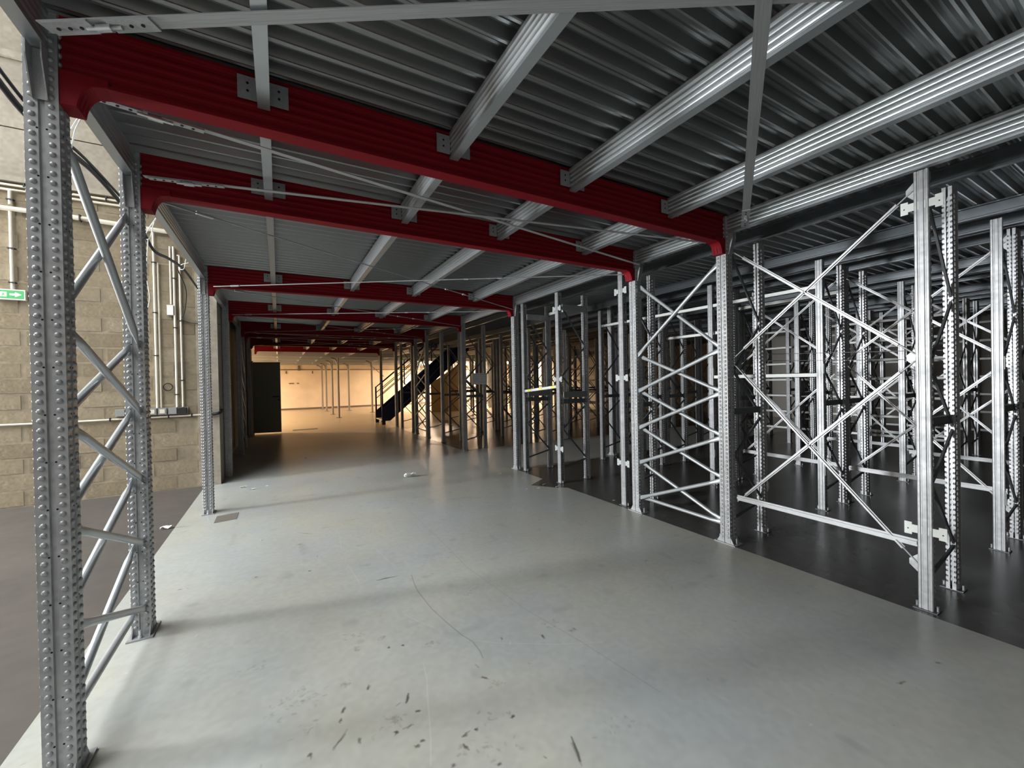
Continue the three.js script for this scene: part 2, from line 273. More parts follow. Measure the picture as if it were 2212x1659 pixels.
const bumpsHi = bumpGeo(8, 3), bumpsLo = bumpGeo(5, 2);
const boltHoles = (() => { const out = []; for (let f = 0; f < 4; f++) for (const s of [-1, 1]) for (let i = 0; i < 15; i++) { const g = new THREE.CylinderGeometry(.0035, .0035, .003, 6); g.rotateX(Math.PI / 2); g.translate(s * .0125, .14 + i * PITCH * 5, CW / 2 - .001); g.rotateY(f * Math.PI / 2); out.push(g); } return mergeGeometries(out); })();
const footPlate = (() => { const o = [box(.19, .008, .12, 0, .004, 0)]; for (const s of [-1, 1]) { o.push(prism([[0, 0], [.03, 0], [0, .055]], .006, 'z').rotateY(s > 0 ? 0 : Math.PI).translate(s * .046, .008, s * -.003 + .04), prism([[0, 0], [.03, 0], [0, .055]], .006, 'z').rotateY(s > 0 ? 0 : Math.PI).translate(s * .046, .008, s * -.003 - .04)); } return merge(o); })();
const anchor = (() => { const o = []; for (const s of [-1, 1]) { const b = new THREE.CylinderGeometry(.007, .007, .045, 8); b.translate(s * .075, .03, 0); const n = new THREE.CylinderGeometry(.012, .012, .012, 6); n.translate(s * .075, .016, 0); o.push(b, n); } return merge(o); })();
const headBracket = (() => { // folded bracket under the edge joist at the column head
  const out = [[.044, 2.5], [.058, 2.5], [.096, 2.63], [.096, 2.68], [.044, 2.68]], o = [];
  for (const x of [-.022, .018]) o.push(prism(out, .004, 'x').translate(x, 0, 0)); o.push(box(.04, .18, .004, 0, 2.59, .047)); return merge(o);
})();
function addColumn(g, x, z, hi, turn = Math.PI / 2) {  // x,z: local centre
  const c = part(g, 'column', colBody, galv, [x, .008, z]);
  const b = part(c, 'dimples', hi ? bumpsHi : bumpsLo, galv); b.userData = { kind: 'stuff', label: 'rows of pressed round dimples' };
  if (hi) part(c, 'bolt_holes', boltHoles, darkHole).userData.kind = 'stuff';
  const f = part(g, 'foot_plate', footPlate, galv, [x, 0, z]); f.rotation.y = turn;
  const a = part(f, 'anchor_bolts', anchor, zinc);
  if (hi) for (const q of [1, -1]) { const k = part(g, 'head_bracket', headBracket, galv, [x, 0, z]); if (q < 0) k.rotation.y = Math.PI; }
  return c;
}
const nodes = [2.45, 1.69, 1.31, .915, .54, .157];
function lattice2(g, xA, xB, zN, zF) { // two zigzags of tube braces between near (zN) and far (zF) column faces
  for (let i = 0; i < 5; i++) part(g, 'brace', tubeBrace([xA, nodes[i], zN], [xA, nodes[i + 1], zF], .0175, [1, 0, 0]), tubeZinc);
  for (let i = 0; i < 5; i++) part(g, 'brace', tubeBrace([xB, nodes[i], zF], [xB, nodes[i + 1], zN], .0175, [1, 0, 0]), tubeZinc);
  part(g, 'brace', tubeBrace([xB, nodes[5], zF], [xB, nodes[5] - .01, zN], .0175, [1, 0, 0]), tubeZinc);
}
function columnFrame(side, i, hi, label) {
  const x = side < 0 ? XL - CW / 2 : XR + CW / 2, z0 = ZC[i] - CW / 2, z1 = ZC[i + 1] - CW / 2;
  const g = thing('column_frame', label, 'column', [x, 0, z0]);
  addColumn(g, 0, 0, hi); addColumn(g, 0, z1 - z0, hi);
  lattice2(g, -side * .022, side * .022, -CW / 2 + .012, z1 - z0 + CW / 2 - .012);
}
columnFrame(-1, 0, true, 'nearest left lattice column frame of dimpled galvanised posts with crossed tube braces');
columnFrame(1, 0, true, 'nearest right lattice column frame of dimpled galvanised posts beside the racks');
columnFrame(1, 4, false, 'distant right lattice column frame standing before the blue stairs');
columnFrame(-1, 4, false, 'distant left lattice column frame against the dim aisle wall');
for (const [side, i, hi, l] of [[-1, 2, true, 'single dimpled column on the left, before the concrete pier'], [-1, 3, false, 'dimpled column touching the concrete pier corner on the left'], [-1, 6, false, 'far left column nearest the open door'], [1, 2, true, 'single dimpled column on the right between rack posts, under third red beam'], [1, 3, false, 'slim dimpled column on the right beside the grey notice plate'], [1, 6, false, 'right column just in front of the blue staircase foot'], [1, 7, false, 'right column just behind the blue staircase foot']]) {
  const g = thing('mezzanine_column', l, 'column', [side < 0 ? XL - CW / 2 : XR + CW / 2, 0, ZC[i] - CW / 2]); addColumn(g, 0, 0, hi);
}
{ const g = thing('mezzanine_column', 'wider dimpled column standing inside the racks behind the cross aisle', 'column', [5.52, 0, ZC[2] - .06]); addColumn(g, 0, 0, false); }

// ------------------------------------------------------------ red beams
const redProf = (() => { // (z,y) section, near face fluted
  const t = .03, pts = [[-t - .012, 0], [-t - .012, .012]];
  pts.push([-t, .016]); for (let i = 0; i < 5; i++) { const y = .03 + i * .038; pts.push([-t, y], [-t + .003, y + .008], [-t + .003, y + .022], [-t, y + .03]); }
  pts.push([-t, .215], [-t - .01, .218], [-t - .01, .23]);
  const r = pts.map(([a, b]) => [-a, b]).reverse(); return [...pts, ...r];
})();
const hook = (() => { // red end bracket, (x,y) side view, runs down the column face
  const s = new THREE.Shape(); s.moveTo(0, .03); s.lineTo(0, -.095); s.lineTo(.042, -.095); s.quadraticCurveTo(.05, -.03, .085, -.006); s.lineTo(.13, .004); s.lineTo(.13, .03); s.closePath();
  const g = new THREE.ExtrudeGeometry(s, { depth: .084, bevelEnabled: true, bevelSize: .003, bevelThickness: .003, bevelSegments: 2, curveSegments: 6 }); g.translate(0, 0, -.042); return g;
})();
const hookRibs = (() => { const o = []; for (const z of [-.028, 0, .028]) { const g = rod([.044, -.09, z], [.06, -.028, z], .005, 6); o.push(g); } return merge(o); })();
const beamNames = ['nearest red beam spanning the aisle overhead', 'second red beam spanning the aisle overhead', 'third red beam spanning the aisle overhead', 'fourth red beam spanning the aisle overhead', 'fifth red beam spanning the aisle overhead', 'sixth red beam from the camera spanning the aisle', 'seventh red beam from the camera spanning the aisle', 'farthest red beam before the warm lit room'];
const span = XR - XL;
ZC.forEach((z, i) => {
  const g = thing('red_beam', beamNames[i], 'beam', [XL, YB, z - CW / 2], 'red beams across the aisle');
  part(g, 'beam_body', uvm(prism(redProf, span - .008, 'x')), red, [.004, 0, 0]);
  const a = part(g, 'end_bracket', hook, red, [.004, 0, 0]); part(a, 'bracket_ribs', hookRibs, red);
  const b = part(g, 'end_bracket', hook, red, [span - .004, 0, 0]); b.rotation.y = Math.PI; part(b, 'bracket_ribs', hookRibs, red);
});
{ const g = thing('red_beam', 'red beam overhead just behind the camera position', 'beam', [XL, YB, .5 - CW / 2], 'red beams across the aisle'); part(g, 'beam_body', uvm(prism(redProf, span - .008, 'x')), red, [.004, 0, 0]);
  for (const [s, x] of [[-1, XL - CW / 2], [1, XR + CW / 2]]) { const c = thing('mezzanine_column', s < 0 ? 'left column just behind the camera position' : 'right column just behind the camera position', 'column', [x, 0, .5 - CW / 2]); addColumn(c, 0, 0, false); } }

// ------------------------------------------------------------ joists
const JH = YT - YJ, JW = .048;
const joistProf = (() => { // (x,y) section with fluted web sides
  const w = JW / 2, pts = [[-w, 0], [-w, .012]];
  for (let i = 0; i < 4; i++) { const y = .016 + i * .029; pts.push([-w + .001, y], [-w + .006, y + .007], [-w + .0075, y + .0125], [-w + .006, y + .018], [-w + .001, y + .024]); }
  pts.push([-w, JH - .008], [-w, JH]); return [...pts, ...pts.map(([a, b]) => [-a, b]).reverse()];
})();
const endPlate = box(.075, .1, .004, 0, .075, 0);
const plateHoles = (() => { const o = []; for (const y of [.062, .095]) { const h = new THREE.CylinderGeometry(.0055, .0055, .006, 8); h.rotateX(Math.PI / 2); h.translate(0, y, 0); o.push(h); } return merge(o); })();
const JX = [-.032, .870, 1.70, 2.646];
const joistGeo = new Map();
const jg = L => { const k = L.toFixed(3); if (!joistGeo.has(k)) joistGeo.set(k, uvm(prism(joistProf, L, 'z'))); return joistGeo.get(k); };
const lowProf = [[-.022, 0], [-.022, .014], [-.01, .02], [-.01, .095], [-.02, .1], [-.02, .11], [.02, .11], [.02, .1], [.01, .095], [.01, .02], [.022, .014], [.022, 0]];
function joist(x, zn, zf, label, group, plates = true, low = false) {
  const L = zn - zf, g = thing('joist', label, 'joist', [x, low ? YT - .113 : YJ - .003, zf], group);
  part(g, 'joist_body', low ? uvm(prism(lowProf, L, 'z')) : jg(L), low ? galvDull : galvShiny);
  if (plates) for (const z of [.003, L - .003]) for (const q of [-.06, .06]) { const p = part(g, 'end_plate', endPlate, galv, [q, 0, z]); part(p, 'bolt_holes', plateHoles, darkHole).userData.kind = 'stuff'; }
}
const edges = [.5, ...ZC], bw = .042;
const bayName = k => k === 0 ? 'between the camera and the nearest red beam' : `between the ${ord(k - 1)} and ${ord(k)} red beams`;
for (let k = 0; k < ZC.length; k++) {
  const zn = edges[k] - CW / 2 - bw, zf = edges[k + 1] - CW / 2 + bw;
  JX.forEach((x, j) => joist(x, zn, zf, `galvanised joist ${bayName(k)}, ${ord(j)} from the left`, 'deck joists over the aisle'));
  joist(XL - CW / 2 - .0, edges[k] - CW, edges[k + 1], `left edge joist of the deck ${bayName(k)}`, 'left edge joists', false);
  joist(XR + CW / 2 + .0, edges[k] - CW, edges[k + 1], `right edge joist above the column line ${bayName(k)}`, 'right edge joists', false);
}
JX.forEach((x, j) => joist(x, ZNEAR, .5 - CW / 2 + bw, `galvanised joist behind the camera position, ${ord(j)} from the left`, 'deck joists over the aisle', false));
JX.forEach((x, j) => joist(x, ZC[7] - CW / 2 - bw, ZFAR, `joist of the warm lit far room, ${ord(j)} from the left`, 'far room joists', false));
joist(4.62, -16.4, ZFAR, 'joist of the warm lit far room, fifth from the left', 'far room joists', false);
for (const [i, z] of [-18.7, -21.0, -23.9, -26.3].entries()) { // unpainted cross beams of the far room
  solo('cross_beam', uvm(box2(-5.9, 14.5, 2.6, 2.8, z - .03, z + .03)), galvShiny, `pale cross beam of the far room, ${ord(i)} from the aisle`, 'beam', [0, 0, 0], 'far room cross beams');
}

// ------------------------------------------------------------ plan bracing straps under the deck
function strap(a, b, label, w = .05, clamps = true) {
  const g = thing('bracing_strap', label, 'strap', a); const d = [b[0] - a[0], b[1] - a[1], b[2] - a[2]], L = Math.hypot(...d), u = d.map(c => c / L), at = t => u.map(c => c * t);
  part(g, 'flat_strap', flat(at(.0), d, w, .004, [0, 1, 0]), galv);
  if (clamps) {
    part(g, 'perforated_plate', merge([flat(at(.02), at(.17), w * 1.05, .006, [0, 1, 0]).translate(0, -.006, 0), flat(at(.23), at(.38), w * 1.05, .006, [0, 1, 0]).translate(0, -.006, 0)]), galv);
    const o = []; for (const t of [.05, .09, .13, .26, .3, .34]) { const c = new THREE.CylinderGeometry(.006, .006, .004, 8); const p = at(t); c.translate(p[0], p[1] - .0095, p[2]); o.push(c); } part(g, 'plate_holes', merge(o), darkHole).userData.kind = 'stuff';
    part(g, 'turnbuckle', merge([rod(at(.15), at(.27), .007, 8).translate(0, -.014, 0), rod(at(.185), at(.235), .013, 6).translate(0, -.014, 0)]), zinc);
  }
}
const YS = 2.672;
strap([-.66, YS, -1.97], [3.35, YS, .45], 'wide flat strap crossing the deck from the nearest left column towards the camera');
strap([3.3, YS - .008, -1.93], [-.6, YS - .008, .5], 'wide flat strap crossing the deck from the nearest right column towards the camera');
strap([-.65, YS - .03, -2.28], [3.3, YS - .03, -3.05], 'flat strap crossing the bay behind the nearest red beam, from its left end', .03);
strap([-.63, YS - .038, -3.0], [3.3, YS - .038, -2.27], 'flat strap crossing the bay behind the nearest red beam, from its right end', .03);
for (const [k, y] of [[1, -.07], [2, -.06], [3, -.06], [4, -.06], [5, -.06]]) {
  const z0 = ZC[k] - .12, z1 = ZC[k + 1] + .05;
  const one = (a, b, l) => { const g = thing('bracing_rod', l, 'rod', a); const d = [b[0] - a[0], b[1] - a[1], b[2] - a[2]], L = Math.hypot(...d), at = t => d.map(c => c * t / L); part(g, 'rod', rod([0, 0, 0], d, .006, 6), galv);
    part(g, 'turnbuckle', merge([rod(at(.2), at(.3), .012, 6), rod(at(L * .62), at(L * .62 + .05), .011, 6), rod(at(L * .7), at(L * .7 + .05), .011, 6)]), zinc); };
  one([-.62, YS + y, z0], [3.3, YS + y, z1], `thin bracing rod between the ${ord(k)} and ${ord(k + 1)} red beams, from the near left`);
  one([-.62, YS + y - .012, z1], [3.3, YS + y - .012, z0], `thin bracing rod between the ${ord(k)} and ${ord(k + 1)} red beams, from the far left`);
}
console.log('mezzanine');

// ------------------------------------------------------------ racks
const PW = .067, PD = .072, PH = 2.672;
const webProf = (() => { const h = PW / 2, p = [[.006, -h], [0, -h + .004], [0, -.021], [.005, -.018], [.005, -.012], [0, -.009], [0, .009], [.005, .012], [.005, .018], [0, .021], [0, h - .004], [.006, h]]; return ribbon(p, .0022); })(); // (x,z)
const webGeo = uvm(prism(webProf, PH, 'y'));
const keyhole = (cx, cy) => { const h = new THREE.Path(); [[-.005, .0125], [.005, .0125], [.009, .002], [.016, -.007], [.012, -.0135], [-.012, -.0135], [-.016, -.007], [-.009, .002]].forEach(([a, b], i) => i ? h.lineTo(cx + a, cy + b) : h.moveTo(cx + a, cy + b)); h.closePath(); return h; };
function flange(holes) { // plane in (u: depth 0..PD, v: height)
  const s = new THREE.Shape(); s.moveTo(0, 0); s.lineTo(PD, 0); s.lineTo(PD, PH); s.lineTo(0, PH); s.closePath();
  if (holes) for (let i = 0; i < 75; i++) s.holes.push(keyhole(PD * .56, .05 + i * PITCH));
  return new THREE.ExtrudeGeometry(s, { depth: .002, bevelEnabled: false });
}
function lip(holes, s) { // narrow return lip, toothed along its outer edge
  const q = new THREE.Shape(); q.moveTo(-.004, 0); q.lineTo(.015, 0); q.lineTo(.015, PH); q.lineTo(-.004, PH);
  if (holes) for (let i = 74; i >= 0; i--) { const y = .05 + i * PITCH; q.lineTo(-.004, y + .009); q.lineTo(.005, y + .006); q.lineTo(.007, y - .005); q.lineTo(-.004, y - .008); }
  q.closePath(); const g = new THREE.ExtrudeGeometry(q, { depth: .002, bevelEnabled: false }); g.rotateY(s > 0 ? Math.PI / 2 : -Math.PI / 2); return g;
}
const postSides = holes => { // two converging flanges + lips behind the ribbed web (web at x=0, open side towards +x)
  const o = [], a = .16; for (const s of [-1, 1]) { const f = flange(holes); f.translate(0, 0, -.001); f.rotateY(s * a); f.translate(.004, 0, s * (PW / 2 - .002)); o.push(f); const ex = .004 + PD * Math.cos(a), ez = s * (PW / 2 - .002 - PD * Math.sin(a)); o.push(lip(holes, s).translate(ex, 0, ez)); }
  return uvm(merge(o));
};
const sidesHi = postSides(true), sidesLo = postSides(false);
const rackFoot = merge([box(.085, .005, .11, .028, .0025, 0)]);
const rackBolt = (() => { const o = []; for (const s of [-1, 1]) { const n = new THREE.CylinderGeometry(.008, .008, .03, 6); n.translate(.03, .018, s * .046); o.push(n); } return merge(o); })();
const FD = .54; // frame depth
function frameBraceGeo(a, b) { return flat([a[0], a[1], 0], [b[0], b[1], 0], .022, .012, [0, 0, 1]); }
const fn = [[.07, 2.5], [.49, 1.93], [.07, 1.5], [.49, 1.08], [.07, .76], [.49, .3], [.07, .215]];
const braceGeos = []; for (let i = 0; i < fn.length - 1; i++) braceGeos.push(frameBraceGeo(fn[i], fn[i + 1]));
const strutGeo = merge([box(FD - .12, .045, .024, FD / 2, 1.142, .0), box(FD - .12, .006, .034, FD / 2, 1.166, 0), box(FD - .12, .006, .034, FD / 2, 1.118, 0)]);
const hPlate = (() => { const s = new THREE.Shape(); [[-.095, -.038], [-.06, -.038], [-.06, -.024], [.06, -.024], [.06, -.038], [.095, -.038], [.095, .038], [.06, .038], [.06, .024], [-.06, .024], [-.06, .038], [-.095, .038]].forEach(([a, b], i) => i ? s.lineTo(a, b) : s.moveTo(a, b)); s.closePath(); const h = k => { const p = new THREE.Path(); p.absarc(k, -.004, .004, 0, 6.2832, true); return p; }; s.holes.push(h(-.078), h(.078)); const g = new THREE.ExtrudeGeometry(s, { depth: .004, bevelEnabled: false }); g.rotateY(Math.PI / 2); return g; })();
const tabGeo = (() => { const s = new THREE.Shape(); [[0, -.055], [.014, -.055], [.034, -.02], [.034, .015], [.01, .05], [0, .05]].forEach(([a, b], i) => i ? s.lineTo(a, b) : s.moveTo(a, b)); s.closePath(); return new THREE.ExtrudeGeometry(s, { depth: .003, bevelEnabled: false }); })();
const ROWS = [3.40, 5.03, 5.60, 7.245, 7.815, 9.47, 10.04, 11.7, 12.27];
const FZ = [-.915, -2.16, -3.43, -4.66, -5.595, -8.06, -9.42, -10.7, -11.95, -13.2, -17.4, -18.7, -20.0, -21.3, -22.6, -23.9, -25.2];
const rowName = r => r === 0 ? 'the rack row beside the aisle' : `the ${ord(r)} rack row from the aisle`;
const inView = (x, z) => { const c = Math.cos(.519), s = Math.sin(.519), f = x * s - z * c, r = x * c + z * s; return f > .3 && Math.abs(r / f) < 1.62; };
let nFrames = 0;
function rackFrame(r, k) {
  const x = ROWS[r], z = FZ[k]; if (!inView(x, z)) return; nFrames++;
  const hi = (r === 0 && k < 6) || (r < 3 && k < 5) || (r < 5 && k < 3);
  const far = k >= 10;
  const g = thing('rack_upright', `slotted rack upright, ${ord(k)} from the near end, ${rowName(r)}`, 'rack', [x, 0, z], 'rack uprights');
  for (const b of r === 0 && [1, 5, 7].includes(k) ? [1] : [0, 1]) {
    const p = part(g, 'post', webGeo, galv, [b ? FD : 0, .005, 0]); if (b) p.rotation.y = Math.PI;
    part(p, 'slotted_sides', hi ? sidesHi : sidesLo, galv);
    if (!far) { const f = part(g, 'foot_plate', rackFoot, galvDark, [b ? FD - .056 : 0, 0, 0]); if (hi) part(f, 'anchor_bolts', rackBolt, zinc); }
  }
  braceGeos.forEach(q => part(g, 'brace', q, galvDark, [0, 0, .012]));
  part(g, 'strut', strutGeo, galvDark);
  if (r === 0 && [0, 2, 3].includes(k)) for (const y of k === 0 ? [2.47, .485] : [2.45, 1.46, .485]) part(g, 'joint_plate', hPlate, k ? plateGrey : plateWhite, [.004, y, 0], 'pale H-shaped joint plate');
  if ((r === 0 && k === 1) || (r === 1 && k < 3)) { for (const y of [.43, 1.52]) part(g, 'gusset', tabGeo, plateWhite, [r ? .0 : FD - .02, y, .036], 'white angled gusset plate'); }
}
for (let r = 0; r < ROWS.length; r++) for (let k = 0; k < FZ.length; k++) { if (k >= 10 && (r < 3)) continue; if (k >= 10 && r === 3 && k < 12) continue; rackFrame(r, k); }
// crossed bracing of the first bay, in two rows
function xbrace(x, z0, z1, label, m) { // z0 far, z1 near
  const g = thing('rack_bracing', label, 'bracing', [x, 0, z0]); const L = z1 - z0;
  const bar = (y0, y1) => { const a = [0, y0, 0], b = [0, y1, L]; const t = [0, (y1 - y0), L], n = Math.hypot(...t), u = t.map(c => c / n), q = s => [a[0], a[1] + u[1] * s, a[2] + u[2] * s];
    part(g, 'brace_bar', merge([flat(q(.1), q(n - .1), .024, .004, [1, 0, 0]), flat(q(.1), q(n - .1), .007, .014, [1, 0, 0]).translate(-.006, 0, 0), rod(a, b, .0055, 6), rod(q(.1), q(.16), .010, 6), rod(q(n - .16), q(n - .1), .010, 6)]), m); };
  bar(2.515, 1.568); bar(1.622, 2.578); bar(1.543, .268); bar(.37, 1.525);
  part(g, 'tie_bar', merge([flat([0, .405, 0], [0, .395, L], .045, .01, [1, 0, 0]), flat([-.008, .405, 0], [-.008, .395, L], .018, .012, [1, 0, 0])]), m);
  const tri = (y, z, h, d) => prism([[z, y - h], [z, y + h], [z - d, y + h * .25], [z - d, y - h * .25]], .004, 'x'); for (const [y, z, d] of [[2.57, L + .01, .045], [1.545, L + .01, .05], [.27, L + .01, .05]]) part(g, 'gusset', tri(y, z, .065, d), galv);
}
xbrace(3.425, -2.1, -.955, 'bright crossed bracing between the nearest right column and the first rack post', galv);
xbrace(5.53, -2.1, -.955, 'crossed bracing in the second rack row, behind the first', galv);
xbrace(5.655, -3.38, -2.2, 'crossed bracing in the third rack row, second bay from the near end', galv);
xbrace(7.28, -2.1, -.955, 'crossed bracing in the fourth rack row, first bay from the near end', galv);
xbrace(7.84, -3.38, -2.2, 'crossed bracing in the fifth rack row, second bay from the near end', galv);
xbrace(9.5, -3.38, -2.2, 'crossed bracing in the sixth rack row, second bay from the near end', galv);
// shelf beams
const beamSec = merge([box(.028, .05, 1)]);
let nBeams = 0;
function shelfBeam(x, y, z0, z1, label, m = shelfBeamMat, tilt = 0) {
  nBeams++; const g = thing('shelf_beam', label, 'shelf beam', [x, y, (z0 + z1) / 2], 'rack shelf beams'); const L = Math.abs(z1 - z0) - .07;
  part(g, 'beam_body', uvm(merge([box(.006, .05, L, -.012, 0, 0), box(.03, .006, L, 0, .022, 0), box(.03, .006, L, 0, -.022, 0)])), m);
  part(g, 'end_connector', box(.04, .085, .004, -.002, 0, L / 2 + .002), galvDark); part(g, 'end_connector', box(.04, .085, .004, -.002, 0, -L / 2 - .002), galvDark);
  g.rotation.x = tilt; return g;
}
const hName = y => y < .5 ? 'bottom' : y < .9 ? 'low' : y < 1.2 ? 'waist height' : y < 1.55 ? 'chest height' : y < 1.9 ? 'head height' : y < 2.3 ? 'high' : 'topmost';
const bay = (k) => `${ord(k)} bay`;
for (const [r, k, ys] of [[1, 1, [2.4, 1.45]], [1, 2, [2.4]], [2, 1, [2.4]], [1, 3, [2.4]], [0, 3, [2.54]], [2, 2, [2.1]]]) for (const y of ys) shelfBeam(ROWS[r] + (r === 0 ? FD - .03 : .03), y, FZ[k], FZ[k + 1], `${hName(y)} pale shelf beam, ${bay(k)} of ${rowName(r)}`);
for (const r of [5, 7]) for (const k of [1, 2, 3]) for (const y of [.33, .68, 1.02, 1.36, 1.7, 2.05, 2.4]) { if (inView(ROWS[r], (FZ[k] + FZ[k + 1]) / 2)) shelfBeam(ROWS[r] + .02, y, FZ[k], FZ[k + 1], `${hName(y)} shelf beam, ${bay(k)} of ${rowName(r)}`); }
for (const r of [5, 6]) for (const k of [5, 6, 7, 8]) for (const y of [.3, .62, 1.0, 1.42, 1.85, 2.3]) shelfBeam(ROWS[r] + .02, y, FZ[k], FZ[k + 1], `${hName(y)} shelf beam, ${bay(k)} of ${rowName(r)}`);
// tilted label beam between the two posts before the cross aisle
{
  const g = shelfBeam(3.42, 1.32, FZ[4], FZ[3], 'slightly tilted shelf beam with three yellow labels, beside the aisle', shelfBeamMat, -.085);
  const yel = M({ color: 0xd8d24a, roughness: .6 }), pl = M({ color: 0xd9d8c8, roughness: .6 });
  for (const z of [-.33, -.02, .31]) { part(g, 'label', box(.002, .03, .05, -.0165, 0, z - .03), pl); part(g, 'label', box(.002, .03, .075, -.0165, 0, z + .035), yel, null, 'yellow location label'); }
}
for (const [k, n] of [[3, 'fourth'], [4, 'fifth']]) { // deep grey end panels in the two frames before the cross aisle
  const g = thing('end_panel', `grey shelf end panel inside the ${n} frame beside the aisle`, 'panel', [3.46, 1.2, FZ[k] + .048], 'grey end panels');
  part(g, 'panel', box2(0, .42, .0, .085, 0, .012), M({ color: 0x7c827e, metalness: .2, roughness: .5 }));
  const s = new THREE.Shape(); s.moveTo(0, -.075); s.lineTo(.43, -.075); s.lineTo(.43, -.02); s.lineTo(0, -.02); s.closePath(); for (let i = 0; i < 8; i++) for (const y of [-.06, -.038]) { const h = new THREE.Path(); const x = .03 + i * .052; h.moveTo(x, y); h.lineTo(x, y + .012); h.lineTo(x + .03, y + .012); h.lineTo(x + .03, y); h.closePath(); s.holes.push(h); }
  part(g, 'perforated_strip', new THREE.ExtrudeGeometry(s, { depth: .002, bevelEnabled: false }), galvDark);
  solo('top_panel', box2(0, .42, 0, .09, 0, .012), galv, `pale top panel under the deck inside the ${n} frame beside the aisle`, 'panel', [3.46, 2.42, FZ[k] + .048], 'top panels');
}
// rack-borne joists above the rows
for (let r = 0; r < ROWS.length; r++) for (const b of [0, 1]) {
  const x = ROWS[r] + (b ? FD - .03 : .03); if (r === 0 && b === 0) continue;
  joist(x, r > 4 ? -.5 : ZNEAR, -14.25, `long deck joist over the ${b ? 'rear' : 'front'} posts of ${rowName(r)}`, 'joists over the racks', false, true);
}
for (const [i, y] of [1.622, 1.56].entries()) solo('wire', merge([rod([3.95, y + .033, -2.2], [3.95, y - .02, -.95], .0025, 5)]), galvDark, i ? 'lower thin wire stretched behind the bright crossed bracing' : 'upper thin wire stretched behind the bright crossed bracing', 'wire');
console.log('racks', nFrames, nBeams);

// ------------------------------------------------------------ notice plate
{
  const c = document.createElement('canvas'); c.width = 256; c.height = 180; const x = c.getContext('2d'); x.fillStyle = '#dfe1e2'; x.fillRect(0, 0, 256, 180); x.fillStyle = '#a4a8aa';
  for (let i = 0; i < 7; i++) { x.fillRect(16, 34 + i * 16, 62 + (i * 37 % 23), 4); } x.strokeStyle = '#a4a8aa'; x.lineWidth = 3; x.strokeRect(104, 48, 130, 86); x.beginPath(); x.moveTo(168, 62); x.lineTo(196, 88); x.lineTo(168, 112); x.lineTo(142, 88); x.closePath(); x.stroke(); x.fillRect(16, 14, 200, 6); x.fillRect(104, 146, 130, 4);
  const t = new THREE.CanvasTexture(c); t.colorSpace = THREE.SRGBColorSpace;
  const g = thing('notice_plate', 'grey printed load notice plate fixed to rack post behind the slim right column', 'notice', [3.775, 1.51, FZ[5] + .05]);
  part(g, 'plate', box(.35, .245, .006), M({ color: 0xd6d9da, roughness: .5 })); part(g, 'print', new THREE.PlaneGeometry(.34, .235), M({ map: t, roughness: .6 }), [0, 0, .004]);
}

// ------------------------------------------------------------ stairs
{
  const g = thing('staircase', 'dark blue steel staircase with railings rising to the right', 'staircase', [3.11, 0, -14.65]);
  const W = 1.1, sl = .83;
  const str = [[0, 0], [.12, 0], [.12, .13], [.28, .13], [3.35, 2.68], [3.35, 3.2], [.0, .53]];
  part(g, 'stringer', prism(str, .03, 'z'), blue, [0, 0, -.03]); part(g, 'stringer', prism([[0, 0], [.12, 0], [.12, .08], [.28, .1], [3.35, 2.68], [3.35, 3.2], [0, .43]], .03, 'z'), blue, [0, 0, -W]);
  for (let i = 0; i < 14; i++) part(g, 'tread', box(.25, .03, W - .06, .14 + i * .232, .16 + i * .1925, -W / 2), i ? blue : cream);
  for (const [z, n] of [[-.015, 0], [-W + .015, 1]]) {
    const h = n ? 1.33 : 1.5;
    part(g, 'newel_post', box(.05, h - (n ? .0 : .0), .05, .025, h / 2, z), blue);
    for (const d of n ? [0, .21, .42] : [0, .24, .42]) part(g, 'rail', rod([.02, h - .02 - d, z], [2.9, h - .02 - d + 2.88 * sl, z], d ? .014 : .02, 8), blue);
    for (const x of [1.1, 2.2]) part(g, 'rail_post', box(.04, .95, .04, x, .5 + x * sl + .45, z), blue);
  }
}
solo('partition_board', prism([[0, 0], [1.55, 0], [1.55, 2.4], [0, 1.4]], .05, 'z'), tan, 'tan board with a sloping top edge standing behind the blue staircase', 'board', [6.4, 0, -19.15]);

// ------------------------------------------------------------ far room: door, columns, wall fittings, lamps
{
  const d = struct('door_2', null, null, 'dark green-grey steel door standing open at the far end of the aisle'); d.position.set(-.68, .03, -14.46); d.rotation.y = -.2;
  part(d, 'leaf', box2(0, .74, 0, 2.13, -.02, .02), doorPaint); const h = part(d, 'handle', merge([box2(.53, .7, 1.07, 1.095, .045, .06), box2(.67, .7, 1.07, 1.1, .02, .05)]), black); part(d, 'lock', rod([.69, .985, .02], [.69, .985, .04], .02, 10), black);
  const f = struct('trim_1', merge([box2(-.72, -.66, 0, 2.2, -14.54, -14.5), box2(-.76, -.72, 0, 2.83, -14.7, -14.44)]), cream, 'grey door frame edge'); 
}
for (const [i, [x, z]] of [[2.24, -19.1], [2.24, -21.4], [2.24, -24.3], [2.24, -26.6], [4.1, -21.5], [3.35, -24.0]].entries()) {
  const g = thing('slim_column', i < 4 ? `slim steel column in the far room, ${ord(i)} of the middle line` : i === 4 ? 'slim steel column with a diagonal brace in the far room' : 'slim steel column deep in the far room beside the stairs', 'column', [x, 0, z]);
  part(g, 'shaft', rod([0, .01, 0], [0, 2.6, 0], .05, 12), slimSteel); part(g, 'foot_plate', box(.22, .014, .22, 0, .007, 0), slimSteel);
  const c = new THREE.CatmullRomCurve3([V(-.03, 2.3, 0), V(-.06, 2.45, 0), V(-.14, 2.54, 0), V(-.28, 2.58, 0)]); part(g, 'knee_bracket', new THREE.TubeGeometry(c, 10, .04, 8), slimSteel);
  if (i === 4) part(g, 'brace', rod([0, 2.35, 0], [.6, 1.8, 0], .018, 8), slimSteel);
}
